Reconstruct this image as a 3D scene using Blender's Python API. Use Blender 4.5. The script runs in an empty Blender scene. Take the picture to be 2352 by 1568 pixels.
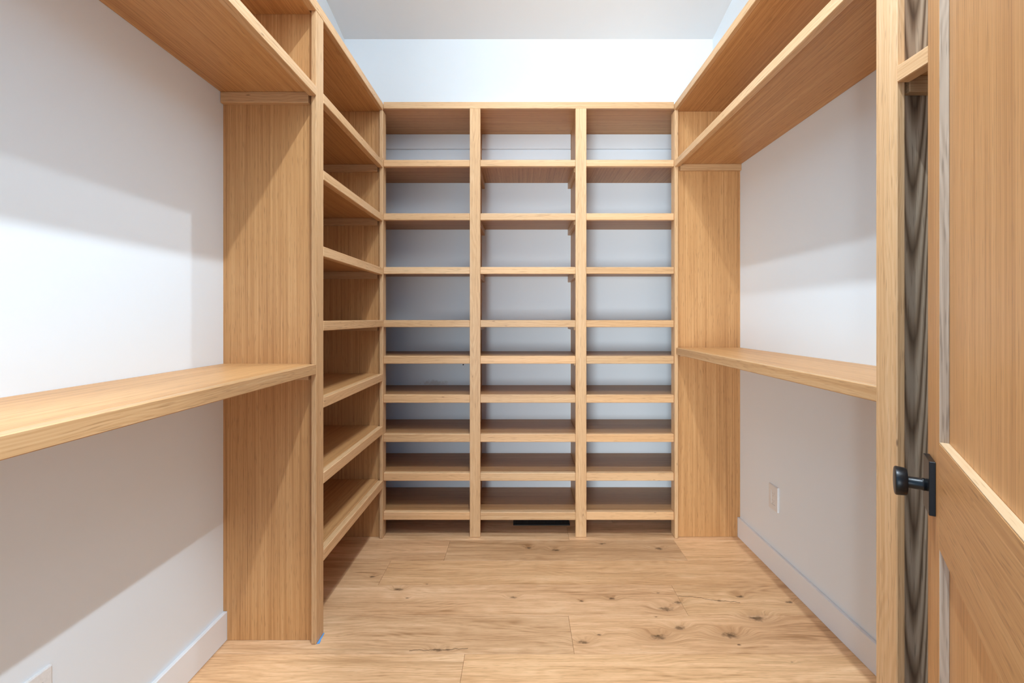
import bpy, bmesh, math, random
from mathutils import Vector, Matrix

# ------------------------------------------------------------------ camera, light, exposure
random.seed(7)
SC = bpy.context.scene
COL = SC.collection
F_PX, W_PX = 1050.0, 2352.0            # focal length and frame width in pixels
cam = bpy.data.cameras.new('camera')
cam.sensor_width = 36.0
cam.lens = 36.0 * F_PX / W_PX
cam.shift_x = -21.0 / W_PX
cam.shift_y = -54.0 / W_PX
cam.clip_start = 0.02
co = bpy.data.objects.new('camera', cam)
co.location = (0, 0, 1.23)
co.rotation_euler = (math.pi / 2, 0, 0)
COL.objects.link(co)
SC.camera = co

world = bpy.data.worlds.new('world')
SC.world = world
world.use_nodes = True
world.node_tree.nodes['Background'].inputs[0].default_value = (0.34, 0.84, 1.36, 1)
world.node_tree.nodes['Background'].inputs[1].default_value = 0.76   # even light of the next room


def ceil_z(y):
    return 3.022 + 0.235 * (2.94 - y)


def downlight(name, x, y, z, watts, radius, color=(0.84, 0.985, 1.10), cone=162):
    l = bpy.data.lights.new(name, 'SPOT')
    l.spot_size = math.radians(cone)
    l.spot_blend = 1.0
    l.shadow_soft_size = radius
    l.energy = watts
    l.color = color
    o = bpy.data.objects.new(name, l)
    o.location = (x, y, z)
    COL.objects.link(o)
    return o


downlight('downlight_far', 0.10, 2.075, ceil_z(2.075) - 0.015, 46, 0.022, cone=156)
downlight('downlight_near', 0.09, 0.66, ceil_z(0.66) - 0.015, 205, 0.026)
for _n in ('downlight_far', 'downlight_near'):          # square to the sloping ceiling
    bpy.data.objects[_n].rotation_euler.x = -math.atan(0.235)
# gimbal downlight in the room outside the doorway
ho = downlight('hall_downlight', 0.33, -0.60, 2.74, 190, 0.012, cone=24)
ho.data.spot_blend = 0.8
ho.rotation_euler = (Vector((-1.137, 1.18, 0.12)) - ho.location).to_track_quat('-Z', 'Y').to_euler()

# daylight from the window of the room outside, left behind the camera
win = bpy.data.lights.new('next_room_window', 'AREA')
win.shape = 'RECTANGLE'
win.size, win.size_y = 1.5, 1.4
win.energy = 150
win.color = (0.88, 0.97, 1.02)
wo = bpy.data.objects.new('next_room_window', win)
wo.location = (-0.95, -2.8, 0.80)
wo.rotation_euler = (Vector((0.3, 2.0, 1.2)) - wo.location).to_track_quat('-Z', 'Y').to_euler()
COL.objects.link(wo)

SC.view_settings.view_transform = 'Standard'
SC.view_settings.look = 'None'
SC.view_settings.gamma = 1.0
SC.view_settings.exposure = 0.44
SC.view_settings.use_curve_mapping = False
SC.cycles.max_bounces = 12
SC.cycles.diffuse_bounces = 8
SC.cycles.glossy_bounces = 4


# ------------------------------------------------------------------ node helpers
class NT:
    def __init__(self, name):
        self.m = bpy.data.materials.new(name)
        self.m.use_nodes = True
        self.t = self.m.node_tree
        self.b = self.t.nodes['Principled BSDF']

    def n(self, typ, **kw):
        o = self.t.nodes.new(typ)
        for k, v in kw.items():
            setattr(o, k, v)
        return o

    def put(self, sock, v):
        if isinstance(v, bpy.types.NodeSocket):
            self.t.links.new(v, sock)
        else:
            sock.default_value = v

    def math(self, op, a, b=None, c=None, clamp=False):
        o = self.n('ShaderNodeMath', operation=op, use_clamp=clamp)
        self.put(o.inputs[0], a)
        if b is not None:
            self.put(o.inputs[1], b)
        if c is not None:
            self.put(o.inputs[2], c)
        return o.outputs[0]

    def vec(self, x, y, z):
        o = self.n('ShaderNodeCombineXYZ')
        for i, v in enumerate((x, y, z)):
            self.put(o.inputs[i], v)
        return o.outputs[0]

    def noise(self, v, scale=1.0, detail=2.0, rough=0.55, dist=0.0):
        o = self.n('ShaderNodeTexNoise')
        self.put(o.inputs['Vector'], v)
        o.inputs['Scale'].default_value = scale
        o.inputs['Detail'].default_value = detail
        o.inputs['Roughness'].default_value = rough
        o.inputs['Distortion'].default_value = dist
        return o.outputs['Fac']

    def ramp(self, f, stops):
        o = self.n('ShaderNodeValToRGB')
        self.put(o.inputs[0], f)
        e = o.color_ramp.elements
        while len(e) < len(stops):
            e.new(0.5)
        for i, (p, c) in enumerate(stops):
            e[i].position = p
            e[i].color = (c[0], c[1], c[2], 1)
        return o.outputs[0]

    def mr(self, v, a, b, c=0.0, d=1.0, smooth=False):
        o = self.n('ShaderNodeMapRange')
        if smooth:
            o.interpolation_type = 'SMOOTHSTEP'
        self.put(o.inputs['Value'], v)
        for k, x in zip(('From Min', 'From Max', 'To Min', 'To Max'), (a, b, c, d)):
            o.inputs[k].default_value = x
        return o.outputs['Result']

    def mix(self, f, a, b, mode='MIX'):
        o = self.n('ShaderNodeMix', data_type='RGBA', blend_type=mode)
        self.put(o.inputs[0], f)
        for s, v in ((o.inputs[6], a), (o.inputs[7], b)):
            if isinstance(v, tuple):
                v = (v[0], v[1], v[2], 1)
            self.put(s, v)
        return o.outputs[2]

    def bump(self, h, strength, dist):
        o = self.n('ShaderNodeBump')
        o.inputs['Strength'].default_value = strength
        o.inputs['Distance'].default_value = dist
        self.put(o.inputs['Height'], h)
        self.t.links.new(o.outputs[0], self.b.inputs['Normal'])


VENEER = ((0.375, 0.174, 0.062), (0.55, 0.285, 0.112), (0.66, 0.378, 0.168))
SOLID = ((0.48, 0.260, 0.112), (0.63, 0.385, 0.196), (0.73, 0.500, 0.295))


def wood(name, axis, kind='veneer', cols=VENEER, rough=0.42):
    """oak whose grain runs along the object's own axis 0, 1 or 2"""
    g = NT(name)
    tc = g.n('ShaderNodeTexCoord')
    oi = g.n('ShaderNodeObjectInfo')
    sep = g.n('ShaderNodeSeparateXYZ')
    g.t.links.new(tc.outputs['Object'], sep.inputs[0])
    rnd = oi.outputs['Random']
    ax = [sep.outputs[i] for i in range(3)]
    al = g.math('ADD', ax[axis], g.math('MULTIPLY', rnd, 37.0))
    oth = [ax[i] for i in range(3) if i != axis]
    a = g.math('ADD', oth[0], g.math('MULTIPLY', rnd, 13.7))
    b = g.math('ADD', oth[1], g.math('MULTIPLY', rnd, 7.3))

    def nz(ka, kc, detail=2.0, rough=0.55, dist=0.0):
        return g.noise(g.vec(g.math('MULTIPLY', al, ka), g.math('MULTIPLY', a, kc), g.math('MULTIPLY', b, kc)),
                       1.0, detail, rough, dist)

    fine = nz(1.6, 230.0, 2.0, 0.65)
    mid = nz(0.7, 75.0, 3.0, 0.6)
    broad = nz(0.7, 8.0, 2.0)
    pores = g.mr(nz(16.0, 300.0, 1.0), 0.60, 0.72)
    if kind == 'veneer':
        f = g.math('ADD', g.math('MULTIPLY', fine, 0.46), g.math('MULTIPLY', mid, 0.32))
        f = g.math('ADD', f, g.math('MULTIPLY', broad, 0.22))
        lo, hi = 0.33, 0.67
    elif kind == 'solid':
        w = nz(1.8, 9.0, 2.0)
        r = g.math('SQRT', g.math('ADD', g.math('POWER', g.math('ADD', oth[0], 0.021), 2.0),
                                  g.math('POWER', g.math('ADD', oth[1], 0.034), 2.0)))
        r = g.math('ADD', r, g.math('MULTIPLY', w, 0.11))
        s = g.math('SINE', g.math('MULTIPLY', r, 2 * math.pi / 0.0085))
        s = g.math('MULTIPLY_ADD', s, 0.5, 0.5)
        f = g.math('ADD', g.math('MULTIPLY', s, 0.07), g.math('MULTIPLY', fine, 0.33))
        f = g.math('ADD', f, g.math('MULTIPLY', mid, 0.28))
        f = g.math('ADD', f, g.math('MULTIPLY', broad, 0.30))
        lo, hi = 0.30, 0.70
    else:                               # cathedral: flat sawn veneer
        w = nz(1.3, 7.0, 2.0)
        k = g.math('ADD', g.math('MULTIPLY', ax[axis], 5.0), g.math('MULTIPLY', g.math('POWER', g.math('ADD', oth[0], 0.196), 2.0), -1700.0))
        k = g.math('ADD', k, g.math('MULTIPLY', w, 2.2))
        s = g.math('MULTIPLY_ADD', g.math('SINE', g.math('MULTIPLY', k, 2 * math.pi)), 0.5, 0.5)
        s = g.math('POWER', s, 0.6)
        f = g.math('ADD', g.math('MULTIPLY', s, 0.5), g.math('MULTIPLY', fine, 0.30))
        f = g.math('ADD', f, g.math('MULTIPLY', mid, 0.25))
        lo, hi = 0.28, 0.76
    c = g.ramp(f, ((lo, cols[0]), ((lo + hi) / 2, cols[1]), (hi, cols[2])))
    dark = tuple(x * 0.62 for x in cols[0])
    c = g.mix(g.math('MULTIPLY', pores, 0.45), c, dark)
    # a few pin knots in the solid edges
    if kind == 'solid':
        vo = g.n('ShaderNodeTexVoronoi')
        vo.inputs['Scale'].default_value = 1.0
        g.put(vo.inputs['Vector'], g.vec(g.math('MULTIPLY', al, 5.0), g.math('MULTIPLY', a, 22.0), g.math('MULTIPLY', b, 22.0)))
        c = g.mix(g.math('MULTIPLY', g.mr(vo.outputs['Distance'], 0.025, 0.055, 1, 0), 0.7), c, (0.12, 0.055, 0.02))
    c = g.mix(1.0, c, oi.outputs['Color'], 'MULTIPLY')
    g.t.links.new(c, g.b.inputs['Base Color'])
    g.b.inputs['Roughness'].default_value = rough
    g.b.inputs['Specular IOR Level'].default_value = 0.35
    g.bump(g.math('SUBTRACT', f, pores), 0.12, 0.0006)
    return g.m


def paint(name, col, rough=0.55, smudge=False, spec=0.3):
    g = NT(name)
    tc = g.n('ShaderNodeTexCoord')
    geo = g.n('ShaderNodeNewGeometry')
    n = g.noise(geo.outputs['Position'], 160.0, 3.0)
    v = g.noise(geo.outputs['Position'], 1.3, 2.0)
    c = g.mix(g.mr(v, 0.3, 0.7), tuple(x * 0.985 for x in col), col)
    if smudge:
        sp = g.n('ShaderNodeSeparateXYZ')
        g.t.links.new(geo.outputs['Position'], sp.inputs[0])
        # grey rub mark and a screw hole on the wall behind the left bay
        u = g.math('DIVIDE', g.math('ADD', sp.outputs[0], 0.555), 0.085)
        w = g.math('DIVIDE', g.math('SUBTRACT', sp.outputs[2], 0.812), 0.022)
        d = g.math('SQRT', g.math('ADD', g.math('MULTIPLY', u, u), g.math('MULTIPLY', w, w)))
        d = g.math('ADD', d, g.mr(g.noise(geo.outputs['Position'], 60.0, 3.0), 0.3, 0.7, -0.35, 0.35))
        c = g.mix(g.math('MULTIPLY', g.mr(d, 0.4, 1.0, 1, 0), 0.35), c, (0.42, 0.36, 0.30))
        u = g.math('ADD', sp.outputs[0], 0.372)
        w = g.math('SUBTRACT', sp.outputs[2], 0.930)
        d = g.math('SQRT', g.math('ADD', g.math('MULTIPLY', u, u), g.math('MULTIPLY', w, w)))
        c = g.mix(g.mr(d, 0.0035, 0.0055, 1, 0), c, (0.03, 0.03, 0.03))
    g.t.links.new(c, g.b.inputs['Base Color'])
    g.b.inputs['Roughness'].default_value = rough
    g.b.inputs['Specular IOR Level'].default_value = spec
    g.bump(n, 0.05, 0.0006)
    return g.m


def plain(name, col, rough=0.4, metal=0.0, spec=0.5):
    g = NT(name)
    geo = g.n('ShaderNodeNewGeometry')
    n = g.noise(geo.outputs['Position'], 220.0, 2.0)
    c = g.mix(g.mr(n, 0.3, 0.7), tuple(x * 0.93 for x in col), col)
    g.t.links.new(c, g.b.inputs['Base Color'])
    g.b.inputs['Roughness'].default_value = rough
    g.b.inputs['Metallic'].default_value = metal
    g.b.inputs['Specular IOR Level'].default_value = spec
    return g.m


# knots in the floor boards (x, y, radius), metres
KNOTS = [(-0.557, 2.073, .012), (-0.499, 2.009, .005), (-0.036, 2.013, .010), (0.261, 1.987, .006), (0.397, 2.005, .009),
         (0.612, 2.047, .005), (0.677, 1.976, .012), (0.614, 1.933, .017), (0.236, 1.736, .012), (0.303, 1.776, .006),
         (0.529, 1.764, .018), (0.628, 1.816, .014), (0.812, 1.772, .020), (0.556, 1.883, .005), (0.967, 2.02, .011),
         (0.968, 1.872, .020), (0.04, 2.446, .012), (0.182, 2.423, .014), (0.442, 2.493, .010), (0.738, 2.437, .014),
         (0.859, 1.99, .007), (1.16, 1.981, .010), (-0.708, 2.174, .008), (0.82, 1.722, .005), (0.97, 1.635, .004),
         (-0.437, 2.114, .005), (-0.31, 1.695, .010), (-0.275, 1.696, .008)]
CRACKS = [((0.694, 2.024), (0.773, 2.015)), ((0.773, 2.015), (0.841, 1.993)), ((0.841, 1.993), (0.947, 1.978)),
          ((-0.414, 1.693), (-0.294, 1.695)), ((-0.294, 1.695), (-0.198, 1.702))]


def floor_oak():
    g = NT('floor_oak')
    geo = g.n('ShaderNodeNewGeometry')
    oi = g.n('ShaderNodeObjectInfo')
    sp = g.n('ShaderNodeSeparateXYZ')
    g.t.links.new(geo.outputs['Position'], sp.inputs[0])
    x, y = sp.outputs[0], sp.outputs[1]
    rnd = oi.outputs['Random']
    core = None
    halo = None
    jit = g.mr(g.noise(geo.outputs['Position'], 55.0, 3.0), 0.3, 0.7, -0.38, 0.38)
    for kx, ky, r in KNOTS:
        u = g.math('DIVIDE', g.math('SUBTRACT', x, kx), r * 1.9)
        v = g.math('DIVIDE', g.math('SUBTRACT', y, ky), r * 1.0)
        d = g.math('SQRT', g.math('MULTIPLY_ADD', u, u, g.math('MULTIPLY', v, v)))
        c = g.mr(g.math('ADD', d, jit), 0.15, 1.1, 1, 0, True)
        h = g.mr(d, 0.3, 3.6, 1, 0, True)
        h2 = g.math('MULTIPLY', h, r / 0.02)
        core = c if core is None else g.math('MAXIMUM', core, c)
        halo = h2 if halo is None else g.math('MAXIMUM', halo, h2)
    crack = None
    wob = g.mr(g.noise(g.vec(g.math('MULTIPLY', x, 30.0), 0.0, 0.0), 1.0, 2.0), 0.3, 0.7, -0.004, 0.004)
    for (ax, ay), (bx, by) in CRACKS:
        t = g.mr(x, ax, bx, 0, 1)
        yy = g.math('ADD', g.math('MULTIPLY_ADD', t, by - ay, ay), wob)
        d = g.math('ABSOLUTE', g.math('SUBTRACT', y, yy))
        k = g.mr(d, 0.0006, 0.0032, 1, 0)
        k = g.math('MULTIPLY', k, g.math('MULTIPLY', g.math('GREATER_THAN', x, ax), g.math('LESS_THAN', x, bx)))
        crack = k if crack is None else g.math('MAXIMUM', crack, k)
    xo = g.math('ADD', x, g.math('MULTIPLY', rnd, 41.0))
    yo = g.math('ADD', y, g.math('MULTIPLY', rnd, 17.0))
    yo = g.math('ADD', yo, g.math('MULTIPLY', halo, 0.045))

    def nz(kx, ky, detail=2.0, rough=0.55, dist=0.0):
        return g.noise(g.vec(g.math('MULTIPLY', xo, kx), g.math('MULTIPLY', yo, ky), 0.0), 1.0, detail, rough, dist)

    fine = nz(9.0, 210.0, 2.0, 0.6)
    mid = nz(2.2, 42.0, 4.0, 0.6, 0.4)
    broad = nz(0.9, 7.5, 3.0, 0.55, 0.5)
    warp = nz(1.1, 5.5, 2.0)
    ring = g.math('SINE', g.math('MULTIPLY', g.math('ADD', g.math('MULTIPLY', warp, 0.36), yo), 2 * math.pi / 0.019))
    ring = g.math('MULTIPLY_ADD', ring, 0.5, 0.5)
    pores = g.mr(nz(26.0, 330.0, 1.0), 0.58, 0.72)
    f = g.math('ADD', g.math('MULTIPLY', fine, 0.26), g.math('MULTIPLY', mid, 0.34))
    f = g.math('ADD', f, g.math('MULTIPLY', broad, 0.35))
    f = g.math('ADD', f, g.math('MULTIPLY', ring, 0.05))
    c = g.ramp(f, ((0.36, (0.36, 0.182, 0.078)), (0.44, (0.575, 0.328, 0.165)), (0.54, (0.71, 0.432, 0.235)), (0.65, (0.81, 0.540, 0.325))))
    c = g.mix(g.math('MULTIPLY', pores, 0.35), c, (0.33, 0.17, 0.07))
    c = g.mix(g.math('MULTIPLY', halo, 0.38), c, (0.36, 0.19, 0.085))
    streak = g.mr(nz(0.7, 13.0, 3.0, 0.6, 0.6), 0.56, 0.72)
    c = g.mix(g.math('MULTIPLY', streak, 0.42), c, (0.36, 0.190, 0.080))
    kn = g.math('MULTIPLY', core, g.mr(mid, 0.3, 0.65, 1.0, 0.6))
    c = g.mix(g.math('MULTIPLY', kn, 1.0), c, (0.06, 0.028, 0.011))
    c = g.mix(g.math('MULTIPLY', crack, 0.8), c, (0.10, 0.05, 0.022))
    c = g.mix(1.0, c, oi.outputs['Color'], 'MULTIPLY')
    g.t.links.new(c, g.b.inputs['Base Color'])
    g.b.inputs['Roughness'].default_value = 0.46
    g.b.inputs['Specular IOR Level'].default_value = 0.35
    h = g.math('SUBTRACT', f, g.math('ADD', pores, g.math('ADD', crack, core)))
    g.bump(h, 0.15, 0.0008)
    return g.m


M = {}
for i, nm in enumerate('xyz'):
    M['ven_' + nm] = wood('oak_veneer_' + nm, i, 'veneer')
    M['sol_' + nm] = wood('oak_solid_' + nm, i, 'solid', SOLID)
M['cath_z'] = wood('oak_flat_sawn_z', 2, 'cathedral', ((0.15, 0.095, 0.058), (0.33, 0.235, 0.155), (0.50, 0.39, 0.28)))
M['floor'] = floor_oak()
M['wall'] = paint('wall_paint', (0.835, 0.895, 0.94))
M['wall_back'] = paint('back_wall_paint', (0.835, 0.895, 0.94), smudge=True)
M['ceil'] = paint('ceiling_paint', (0.765, 0.78, 0.79), 0.8)
M['trim'] = paint('trim_enamel', (0.84, 0.86, 0.88), 0.32)
M['plastic'] = plain('white_plastic', (0.82, 0.82, 0.81), 0.35)
M['slot'] = plain('slot_grey', (0.52, 0.51, 0.50), 0.6)
M['black'] = plain('black_metal', (0.007, 0.0085, 0.011), 0.34, 0.3)
M['vent'] = plain('vent_black', (0.006, 0.006, 0.007), 0.6)
M['tape'] = plain('blue_tape', (0.10, 0.33, 0.72), 0.7)
M['sub'] = plain('subfloor', (0.06, 0.04, 0.03), 0.9)


# ------------------------------------------------------------------ mesh helpers
MESHES = {}


def box_mesh(dx, dy, dz, mat, bev=0.0012):
    key = (round(dx, 4), round(dy, 4), round(dz, 4), mat, bev)
    if key in MESHES:
        return MESHES[key]
    bm = bmesh.new()
    bmesh.ops.create_cube(bm, size=1.0)
    bmesh.ops.scale(bm, vec=(dx, dy, dz), verts=bm.verts)
    if bev:
        bmesh.ops.bevel(bm, geom=list(bm.edges), offset=bev, segments=1, affect='EDGES', clamp_overlap=True)
    me = bpy.data.meshes.new('board')
    bm.to_mesh(me)
    bm.free()
    me.materials.append(M[mat])
    MESHES[key] = me
    return me


def link(name, me, loc, parent=None, tone=1.0, label=None, kind=None):
    """LOC is in the parent thing's frame for parts, in the world for things"""
    o = bpy.data.objects.new(name, me)
    COL.objects.link(o)
    o.location = loc
    if parent is not None:
        o.parent = parent
    if isinstance(tone, tuple):
        o.color = (*tone, 1)
    else:
        o.color = (tone, tone, tone, 1)
    if label:
        o['label'] = label
    if kind:
        o['kind'] = kind
    return o


def base_of(o):
    v = Vector((0, 0, 0))
    while o is not None:
        v += o.location
        o = o.parent
    return v


def slab(name, x0, x1, y0, y1, z0, z1, mat, parent=None, tone=None, bev=0.0012, **kw):
    """an axis-aligned board given by its world extents"""
    if tone is None:
        k = random.uniform(0.94, 1.06)
        w = random.uniform(-0.02, 0.02)
        tone = (k * (1 + w), k, k * (1 - w))
    c = Vector(((x0 + x1) / 2, (y0 + y1) / 2, (z0 + z1) / 2)) - base_of(parent)
    return link(name, box_mesh(x1 - x0, y1 - y0, z1 - z0, mat, bev), c, parent, tone, **kw)


def prism(name, pts, axis, a0, a1, mat, parent=None, tone=1.0, kind=None, **kw):
    """polygon PTS extruded along axis ('x': pts are (y, z); 'y': pts are (x, z)); mesh origin at the middle"""
    n = len(pts)
    P = []
    for a in (a0, a1):
        for p, q in pts:
            P.append((a, p, q) if axis == 'x' else (p, a, q))
    mid = sum((Vector(p) for p in P), Vector()) / len(P)
    faces = [tuple(range(n))[::-1], tuple(range(n, 2 * n))]
    for i in range(n):
        j = (i + 1) % n
        faces.append((i, j, n + j, n + i))
    me = bpy.data.meshes.new(name)
    me.from_pydata([tuple(Vector(p) - mid) for p in P], [], faces)
    bm = bmesh.new()
    bm.from_mesh(me)
    bmesh.ops.recalc_face_normals(bm, faces=bm.faces)
    bm.to_mesh(me)
    bm.free()
    me.materials.append(M[mat])
    return link(name, me, mid - base_of(parent), parent, tone, kind=kind, **kw)


def thing(name, loc, label, cat, group=None, rz=0.0):
    o = bpy.data.objects.new(name, None)
    o.empty_display_size = 0.1
    o.location = loc
    o.rotation_euler = (0, 0, rz)
    COL.objects.link(o)
    o['label'] = label
    o['category'] = cat
    if group:
        o['group'] = group
    return o


# ------------------------------------------------------------------ room shell
XL, XR, YB, YF = -1.137, 1.231, 2.94, 0.18
T = 0.12
side = [(YF - T, -0.02), (YB + T, -0.02), (YB + T, ceil_z(YB + T)), (YF - T, ceil_z(YF - T))]
prism('wall_left', side, 'x', XL - T, XL, 'wall', kind='structure')
prism('wall_right', side, 'x', XR, XR + T, 'wall', kind='structure')
prism('wall_back', [(XL, -0.02), (XR, -0.02), (XR, 3.022), (XL, 3.022)], 'y', YB, YB + T, 'wall_back', kind='structure')
zt = ceil_z(YF)
prism('wall_front', [(XL, -0.02), (-0.52, -0.02), (-0.52, 2.44), (0.40, 2.44), (0.40, -0.02), (XR, -0.02), (XR, zt), (XL, zt)],
      'y', YF - T, YF, 'wall', kind='structure')
prism('ceiling', [(YF - T, ceil_z(YF - T)), (YB + T, ceil_z(YB + T)), (YB + T, ceil_z(YB + T) + 0.1), (YF - T, ceil_z(YF - T) + 0.1)],
      'x', XL - T, XR + T, 'ceil', kind='structure')

floor = link('floor', box_mesh(XR - XL, YB - YF + 1.2, 0.02, 'sub', 0), ((XL + XR) / 2, (YB + YF - 1.2) / 2, -0.026), kind='structure')
seam = [2.94, 2.747, 2.533, 2.320, 2.107, 1.892, 1.675, 1.460, 1.245, 1.030, 0.815, 0.600, 0.385, 0.170, -0.045, -0.260, -0.475, -0.69, -0.905]
joints = {0: [0.55], 1: [0.267], 2: [-0.392, 0.845], 3: [-0.66], 4: [0.692], 5: [0.195], 6: [-0.206], 7: [0.6], 8: [-0.5], 9: [0.1],
          10: [0.8], 11: [-0.3], 12: [0.5], 13: [-0.7], 14: [0.3], 15: [-0.2], 16: [0.7], 17: [0.0]}
tones = {(0, 0): 1.0, (1, 0): (1.05, 1.06, 1.06), (1, 1): (1.07, 1.06, 1.04), (2, 0): (0.99, 0.96, 0.95), (2, 1): (0.86, 0.85, 0.83), (2, 2): (1.08, 1.08, 1.04),
         (3, 0): (0.97, 0.95, 0.93), (3, 1): (0.98, 0.95, 0.89), (4, 0): (1.03, 1.02, 1.02), (4, 1): (1.0, 0.99, 0.95),
         (5, 0): (0.99, 1.0, 1.01), (5, 1): (1.03, 1.01, 0.99), (6, 0): (1.04, 1.03, 1.0), (6, 1): (1.13, 1.13, 1.09)}
for r in range(len(seam) - 1):
    xs = [XL] + joints[r] + [XR]
    for k in range(len(xs) - 1):
        dz = random.uniform(-0.0003, 0.0)
        slab('plank', xs[k] + 0.0004, xs[k + 1] - 0.0004, seam[r + 1] + 0.0005, seam[r] - 0.0005, -0.016, dz, 'floor', floor,
             tones.get((r, k)), bev=0.0008)

BH, BT = 0.110, 0.014
slab('baseboard_left', XL, XL + BT, YF, YB, 0, BH, 'trim', None, 1.0, 0.002, kind='structure')
slab('baseboard_right', XR - BT, XR, YF, YB, 0, BH, 'trim', None, 1.0, 0.002, kind='structure')

# ------------------------------------------------------------------ shelving units
FL, FR = -0.772, 0.857                     # faces of the left and the right units
ST = 0.0193                                # thickness of stiles, panels and plywood
YU = 2.5628                                # face of the back unit
PN, PF = 1.745, 2.570                      # near and far panels of the left tower (their camera sides)
STILE_N = (1.722, 1.786)
STILE_F = (2.549, 2.612)


def side_panel_notched(name, x0, x1, y0, y1, z1, wall, mat, parent, tone=1.0):
    """end panel cut round the baseboard at its wall side"""
    if wall == 'left':
        pts = [(x0 + BT + 0.001, 0.001), (x1, 0.001), (x1, z1), (x0, z1), (x0, BH + 0.002), (x0 + BT + 0.001, BH + 0.002)]
    else:
        pts = [(x0, 0.001), (x1 - BT - 0.001, 0.001), (x1 - BT - 0.001, BH + 0.002), (x1, BH + 0.002), (x1, z1), (x0, z1)]
    return prism(name, pts, 'y', y0, y1, mat, parent, tone)


# ---- back unit
bu = thing('shelving_unit', (0.04, 2.75, 0), 'floor-standing oak shelving unit along the back wall, three bays wide', 'shelves')
TOPZ0, TOPZ1 = 2.404, 2.441
slab('top_rail', FL, FR, YU, YU + ST, TOPZ0, TOPZ1, 'sol_x', bu, 0.98)
for x0, x1 in ((XL, -0.2615), (-0.2615, 0.328), (0.328, XR)):
    slab('top_panel', x0 + 0.0005, x1 - 0.0005, YU + ST, YB, TOPZ0 + 0.002, TOPZ1 - 0.004, 'ven_x', bu)
DIV = ((-0.271, -0.252), (0.3186, 0.3376))
MST = ((-0.288, -0.229), (0.305, 0.366))
for (a, b), (c, d) in zip(DIV, MST):
    slab('divider_panel', a, b, YU + ST, YB, 0.001, TOPZ0 + 0.001, 'ven_z', bu, 0.97)
    slab('stile', c, d, YU, YU + ST, 0.001, TOPZ0, 'sol_z', bu, 1.0)
BACK_Z = [(2.0790, 2.1165), (1.7785, 1.8170), (1.4770, 1.5155), (1.1785, 1.2175), (0.9735, 1.0165), (0.7545, 0.7985),
          (0.5345, 0.5790), (0.3170, 0.3615), (0.0975, 0.1425)]
BAYS = ((XL, DIV[0][0], FL, MST[0][0]), (DIV[0][1], DIV[1][0], MST[0][1], MST[1][0]), (DIV[1][1], XR, MST[1][1], FR))
NZ = 0.027
for r, (z0, z1) in enumerate(BACK_Z):
    for k, (bx0, bx1, nx0, nx1) in enumerate(BAYS):
        grain = 'ven_y' if (r == 0 and k > 0) else 'ven_x'
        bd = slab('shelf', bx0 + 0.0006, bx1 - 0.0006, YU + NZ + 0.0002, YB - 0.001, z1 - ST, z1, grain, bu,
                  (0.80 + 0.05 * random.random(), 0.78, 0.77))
        t = random.uniform(0.93, 1.10)
        if k == 1 and r < 5:
            t += 0.04
        w = random.uniform(-0.015, 0.035)
        slab('front_edge', nx0 + 0.0004, nx1 - 0.0004, YU + random.uniform(-0.0006, 0.0006), YU + NZ, z0, z1, 'sol_x', bd,
             (t * (1 + w), t, t * (1 - w)), 0.0022)
for z0, z1 in BACK_Z[:5]:
    for x0 in (DIV[0][1], DIV[1][0] - 0.019):
        slab('cleat', x0, x0 + 0.019, YU + NZ + 0.012, YB - 0.001, z1 - ST - 0.038, z1 - ST, 'sol_y', bu, 0.93)
for x0, x1 in ((XL, DIV[0][0]), (DIV[0][1], DIV[1][0]), (DIV[1][1], XR)):
    slab('nailer_board', x0 + 0.001, x1 - 0.001, YB - 0.016, YB, 2.312, TOPZ0 + 0.001, 'wall', bu, 1.0,
         label='white painted nailing strip')

# ---- left tower
lt = thing('shelving_tower', (XL + 0.18, 2.16, 0), 'tall narrow oak shelf tower against the left wall, open towards the room', 'shelves')
TZ0, TZ1 = 2.390, 2.430
for (y0, y1), (s0, s1), mat in (((PN, PN + ST), STILE_N, 'ven_z'), ((PF, PF + ST), STILE_F, 'ven_z')):
    side_panel_notched('side_panel', XL, FL - ST - 0.0005, y0, y1, TZ0, 'left', mat, lt, 1.0 if y0 == PN else 0.98)
    slab('stile', FL - ST, FL, s0, s1, 0.001, TZ0, 'sol_z', lt, 0.98, 0.002)
slab('top_panel', XL, FL - ST, PN, YU + ST - 0.0005, TZ0 + 0.001, TZ1 - 0.002, 'ven_y', lt, 1.0)
slab('top_rail', FL - ST, FL, STILE_N[0], STILE_F[1] - 0.055, TZ0, TZ1, 'sol_y', lt, 1.02, 0.002)
TOW_Z = [(2.068, 2.107), (1.769, 1.807), (1.470, 1.509), (1.180, 1.218), (0.879, 0.919), (0.583, 0.627), (0.281, 0.325)]
for z0, z1 in TOW_Z:
    bd = slab('shelf', XL + 0.001, FL - NZ - 0.0002, PN + ST + 0.0005, PF - 0.0005, z1 - ST, z1, 'ven_y', lt, (0.86, 0.83, 0.81))
    slab('front_edge', FL - NZ, FL + 0.001, STILE_N[1] + 0.0003, STILE_F[0] - 0.0003, z0, z1, 'sol_y', bd, random.uniform(0.95, 1.05), 0.0022)
    slab('cleat', XL + 0.02, FL - NZ - 0.004, PF - 0.019, PF - 0.0003, z1 - ST - 0.040, z1 - ST - 0.0003, 'sol_x', lt, 0.92)

# ---- left long boards beside the tower
E0 = YF


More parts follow.
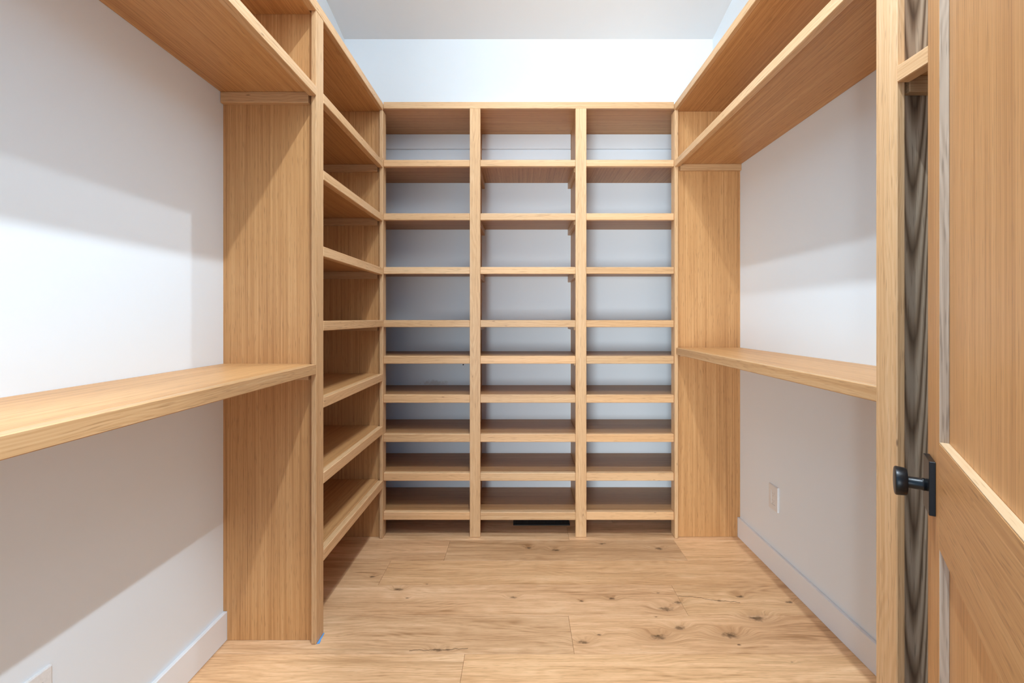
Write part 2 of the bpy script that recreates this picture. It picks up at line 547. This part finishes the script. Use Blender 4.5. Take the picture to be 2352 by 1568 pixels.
def wall_shelf(name, z0, z1, y0, y1, label, cleat, solid=False, nose1=None, edge=1.0):
    t = thing(name, (XL + 0.18, (y0 + y1) / 2, z0), label, 'shelf')
    bd = slab('board', XL + 0.0005, FL - NZ - 0.0002, y0, y1 - 0.0004, z0 + 0.002 if solid else z1 - ST, z1, 'ven_y', t, 1.0)
    slab('front_edge', FL - NZ, FL + 0.0006, y0, nose1 if nose1 else y1, z0, z1, 'sol_y', t, edge, 0.002)
    if cleat:
        slab('cleat', XL + 0.001, FL - NZ - 0.004, y1 - 0.0195, y1 - 0.0004, z1 - ST - 0.041, z1 - ST - 0.0003, 'sol_x', t, 1.0)
    return t


wall_shelf('low_shelf', 1.018, 1.056, E0, PN, 'long oak shelf at desk height on the left wall', True, edge=(0.84, 0.80, 0.74), nose1=STILE_N[0] - 0.0004)
wall_shelf('high_shelf', 2.0655, 2.1035, E0, PN, 'long oak shelf high on the left wall, below the topmost one', True, nose1=STILE_N[0] - 0.0004)
wall_shelf('top_shelf', 2.386, 2.428, E0, PN, 'topmost oak shelf on the left wall, cut off by the picture top', False, solid=True, nose1=STILE_N[0] - 0.0004)

# ---- right unit
ru = thing('hanging_unit', (1.04, 1.5, 0), 'tall oak hanging unit along the right wall with end panels and high shelves', 'wardrobe')
RPN = (1.064, 1.083)
RSN = (1.0427, 1.105)
side_panel_notched('side_panel', FR + ST + 0.0005, XR, PF, PF + ST, TZ0, 'right', 'ven_z', ru, 1.02)
side_panel_notched('side_panel', FR + ST + 0.0025, XR, RPN[0], RPN[1], TZ0, 'right', 'cath_z', ru, 1.0)
slab('stile', FR, FR + ST, STILE_F[0], STILE_F[1], 0.001, TZ0, 'sol_z', ru, 1.02, 0.002)
slab('stile', FR, FR + ST, RSN[0], RSN[1], 0.001, TZ0, 'sol_z', ru, 1.04, 0.002)
slab('top_panel', FR + ST, XR, E0, YU + ST - 0.0005, TZ0 + 0.001, 2.424, 'ven_y', ru, 1.0)
slab('top_rail', FR, FR + ST, E0, STILE_F[1] - 0.055, TZ0, 2.428, 'sol_y', ru, 1.0, 0.002)
RA0, RA1 = 2.072, 2.109
bd = slab('shelf', FR + NZ + 0.0002, XR - 0.0005, RPN[1] + 0.0004, PF - 0.0004, RA1 - ST, RA1, 'ven_y', ru, 0.98)
slab('front_edge', FR - 0.001, FR + NZ, RSN[1] + 0.0004, STILE_F[0] - 0.0004, RA0, RA1, 'sol_y', bd, 1.04, 0.002)
slab('cleat', FR + NZ + 0.004, XR - 0.001, PF - 0.0195, PF - 0.0003, RA1 - ST - 0.036, RA1 - ST - 0.0003, 'sol_x', ru, 0.95)
bd = slab('shelf', FR + NZ + 0.0002, XR - 0.0005, E0 + 0.001, RPN[0] - 0.0004, 1.804 - ST, 1.804, 'ven_y', ru, 0.95)
slab('front_edge', FR - 0.001, FR + NZ, E0 + 0.001, RSN[0] - 0.0004, 1.766, 1.804, 'sol_y', bd, 1.04, 0.002)
slab('cleat', FR + NZ + 0.004, XR - 0.001, RPN[0] - 0.0195, RPN[0] - 0.0003, 1.804 - ST - 0.038, 1.804 - ST - 0.0003, 'sol_x', ru, 0.85)

rl = thing('low_shelf', (1.04, 1.82, 1.026), 'oak shelf at desk height on the right wall, above the wall outlet', 'shelf')
slab('board', FR + NZ + 0.0002, XR - 0.0005, RPN[1] + 0.0004, PF - 0.0004, 1.064 - ST, 1.064, 'ven_y', rl, 1.02)
slab('front_edge', FR + 0.006, FR + NZ, RSN[1] - 0.02, STILE_F[0] - 0.0004, 1.026, 1.064, 'sol_y', rl, (0.88, 0.84, 0.78), 0.002)
slab('cleat', FR + NZ + 0.004, XR - 0.001, PF - 0.0195, PF - 0.0003, 1.064 - ST - 0.030, 1.064 - ST - 0.0003, 'sol_x', rl, 0.95)

# ------------------------------------------------------------------ door, swung open on the right
DW, DT = 0.79, 0.035
E = Vector((0.7732, 0.8692))
ang = math.atan2(1.0, 0.682)
dv = Vector((math.cos(ang), math.sin(ang)))
H = E - dv * DW
door = bpy.data.objects.new('door_1', None)
door.empty_display_size = 0.1
door.location = (H.x, H.y, 0)
door.rotation_euler = (0, 0, ang)
COL.objects.link(door)
door['kind'] = 'structure'


def dslab(name, x0, x1, y0, y1, z0, z1, mat, parent=None, tone=1.0, bev=0.001):
    return link(name, box_mesh(x1 - x0, y1 - y0, z1 - z0, mat, bev), ((x0 + x1) / 2, (y0 + y1) / 2, (z0 + z1) / 2), parent or door, tone)


SW = 0.111
dslab('stile', DW - SW, DW, -DT, 0, 0.012, 2.40, 'ven_z', tone=(1.05, 1.03, 1.0))
dslab('stile', 0, SW, -DT, 0, 0.012, 2.40, 'ven_z', tone=(1.05, 1.03, 1.0))
for z0, z1 in ((2.29, 2.40), (0.837, 1.017), (0.012, 0.25)):
    dslab('rail', SW + 0.0002, DW - SW - 0.0002, -DT, 0, z0, z1, 'ven_x', tone=(0.98, 0.96, 0.92))
for z0, z1 in ((1.0172, 2.2898), (0.2502, 0.8368)):
    dslab('panel', SW + 0.0003, DW - SW - 0.0003, -0.022, -0.013, z0, z1, 'ven_z', tone=(1.10, 1.08, 1.04))

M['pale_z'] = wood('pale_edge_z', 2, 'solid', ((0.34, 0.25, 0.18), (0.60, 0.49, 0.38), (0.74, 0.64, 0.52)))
M['lit_top_x'] = wood('lit_rail_top_x', 0, 'solid', ((0.50, 0.32, 0.17), (0.62, 0.43, 0.25), (0.70, 0.52, 0.33)))
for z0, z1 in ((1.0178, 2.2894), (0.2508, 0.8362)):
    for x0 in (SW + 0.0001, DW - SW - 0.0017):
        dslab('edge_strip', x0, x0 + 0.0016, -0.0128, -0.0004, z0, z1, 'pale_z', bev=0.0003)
    dslab('edge_strip', SW + 0.002, DW - SW - 0.002, -0.0128, -0.0004, z0 - 0.0004, z0 + 0.0012, 'lit_top_x', bev=0.0003)  # rail tops: brightness of light from above put into the strip's pale colour


def lathe(name, prof, parent, mat, loc, seg=40):
    """revolve (radius, y) pairs about the y axis"""
    bm = bmesh.new()
    rings = []
    for r, y in prof:
        rings.append([bm.verts.new((r * math.cos(2 * math.pi * i / seg), y, r * math.sin(2 * math.pi * i / seg))) for i in range(seg)])
    for a, b in zip(rings, rings[1:]):
        for i in range(seg):
            j = (i + 1) % seg
            bm.faces.new((a[i], a[j], b[j], b[i]))
    bm.faces.new(rings[0])
    bm.faces.new(rings[-1][::-1])
    bmesh.ops.recalc_face_normals(bm, faces=bm.faces)
    for f in bm.faces:
        f.smooth = len(f.verts) == 4
    me = bpy.data.meshes.new(name)
    bm.to_mesh(me)
    bm.free()
    me.materials.append(M[mat])
    me.set_sharp_from_angle(angle=math.radians(35))
    return link(name, me, loc, parent)


hx, hz = DW - 0.0522, 0.927
rose = link('door_handle', box_mesh(0.063, 0.0093, 0.095, 'black', 0.0008), (hx, 0.00465, 0.9295), door, label='black door knob on rectangular rose')
lathe('stem', [(0.0105, 0.0), (0.0115, 0.004), (0.0105, 0.006), (0.0105, 0.030)], rose, 'black', (0, 0.0046, hz - 0.9295))
lathe('knob', [(0.0235, 0.0), (0.0245, 0.0012), (0.0262, 0.0150), (0.0255, 0.0170), (0.0235, 0.0180)], rose, 'black', (0, 0.0315, hz - 0.9295))
# back side of the lock
dslab('back_rose', hx - 0.0315, hx + 0.0315, -DT - 0.0093, -DT, 0.882, 0.977, 'black')


# ------------------------------------------------------------------ small things
def outlet(x, sgn, y0, y1, z0, z1, label):
    """decorator receptacle; SGN: direction in which the plate stands off the wall"""
    yc, zc = (y0 + y1) / 2, (z0 + z1) / 2
    t = thing('wall_outlet', (x, yc, zc), label, 'outlet', 'wall outlets below the low shelves')
    e = 0.0075

    def bx(name, a, b, p, q, r, s, mat, parent, bev=0.0006):
        lo, hi = sorted((x + sgn * a, x + sgn * b))
        return slab(name, lo, hi, p, q, r, s, mat, parent, 1.0, bev)
    # plate as a frame around the receptacle
    hy, hz_ = 0.0172, 0.0340
    bm = bmesh.new()
    o = [(-(y1 - y0) / 2, -(z1 - z0) / 2), ((y1 - y0) / 2, -(z1 - z0) / 2), ((y1 - y0) / 2, (z1 - z0) / 2), (-(y1 - y0) / 2, (z1 - z0) / 2)]
    i = [(-hy, -hz_), (hy, -hz_), (hy, hz_), (-hy, hz_)]
    ins = 0.0022

    def ring(pts, h, d=0.0):
        return [bm.verts.new((sgn * h, p - math.copysign(d, p), q - math.copysign(d, q))) for p, q in pts]
    r0, r1, r2, r3, r4 = ring(o, 0), ring(o, e - 0.002), ring(o, e, ins), ring(i, e), ring(i, 0)
    for a, b in ((r0, r1), (r1, r2), (r2, r3), (r3, r4)):
        for k in range(4):
            j = (k + 1) % 4
            bm.faces.new((a[k], a[j], b[j], b[k]))
    bmesh.ops.recalc_face_normals(bm, faces=bm.faces)
    me = bpy.data.meshes.new('cover_plate')
    bm.to_mesh(me)
    bm.free()
    me.materials.append(M['plastic'])
    link('cover_plate', me, (0, 0, 0), t)
    rc = bx('receptacle', 0.0, e - 0.0012, yc - 0.0166, yc + 0.0166, zc - 0.0334, zc + 0.0334, 'plastic', t)
    for dz in (0.0165, -0.0165):
        for dy, hgt in ((-0.0064, 0.0040), (0.0064, 0.0033)):
            bx('slot', e - 0.0016, e - 0.0009, yc + dy - 0.0009, yc + dy + 0.0009, zc + dz + 0.003 - hgt, zc + dz + 0.003 + hgt, 'slot', rc, 0)
        bx('ground_hole', e - 0.0016, e - 0.0009, yc - 0.0022, yc + 0.0022, zc + dz - 0.0098, zc + dz - 0.0056, 'slot', rc, 0.0006)


outlet(XR, -1, 2.183, 2.260, 0.298, 0.417, 'white rectangular power outlet on the white wall under the right low shelf')
outlet(XL, 1, 1.025, 1.102, 0.277, 0.396, 'white outlet plate low on the left wall, mostly below the picture edge')

vt = thing('floor_vent', (0.122, 2.77, 0.0005), 'black floor vent under the middle bay of the back shelves', 'vent')
VX0, VX1, VY0, VY1 = -0.047, 0.290, 2.709, 2.832
slab('pan', VX0 + 0.004, VX1 - 0.004, VY0 + 0.004, VY1 - 0.004, 0.0006, 0.0020, 'vent', vt, 1.0, 0)
for y0, y1 in ((VY0, VY0 + 0.016), (VY1 - 0.016, VY1)):
    slab('rim', VX0, VX1, y0, y1, 0.0006, 0.006, 'vent', vt, 1.0, 0.0015)
for x0, x1 in ((VX0, VX0 + 0.016), (VX1 - 0.016, VX1)):
    slab('rim', x0, x1, VY0 + 0.0162, VY1 - 0.0162, 0.0006, 0.006, 'vent', vt, 1.0, 0.0015)
ns = 15
for i in range(ns):
    x = VX0 + 0.026 + i * (VX1 - VX0 - 0.052) / (ns - 1)
    slab('slat', x - 0.004, x + 0.004, VY0 + 0.0162, VY1 - 0.0162, 0.0021, 0.0052, 'vent', vt, 1.0, 0.0006)

# scrap of masking tape caught under the tower's near stile
bm = bmesh.new()
pts = [(0.0, 0.0), (0.010, 0.003), (0.0085, 0.018), (0.0045, 0.026), (0.0065, 0.026), (0.004, 0.060), (0.0, 0.062)]
lo = [bm.verts.new((p, q, 0.0)) for p, q in pts]
hi = [bm.verts.new((p, q, 0.0005 + 0.0012 * (i % 2))) for i, (p, q) in enumerate(pts)]
bm.faces.new(lo[::-1])
bm.faces.new(hi)
for i in range(len(pts)):
    j = (i + 1) % len(pts)
    bm.faces.new((lo[i], lo[j], hi[j], hi[i]))
me = bpy.data.meshes.new('masking_tape')
bm.to_mesh(me)
bm.free()
me.materials.append(M['tape'])
tp = link('masking_tape', me, (FL + 0.0005, 1.724, 0.0005))
tp['label'] = 'tiny scrap of blue masking tape at the foot of the left tower'
tp['category'] = 'tape'
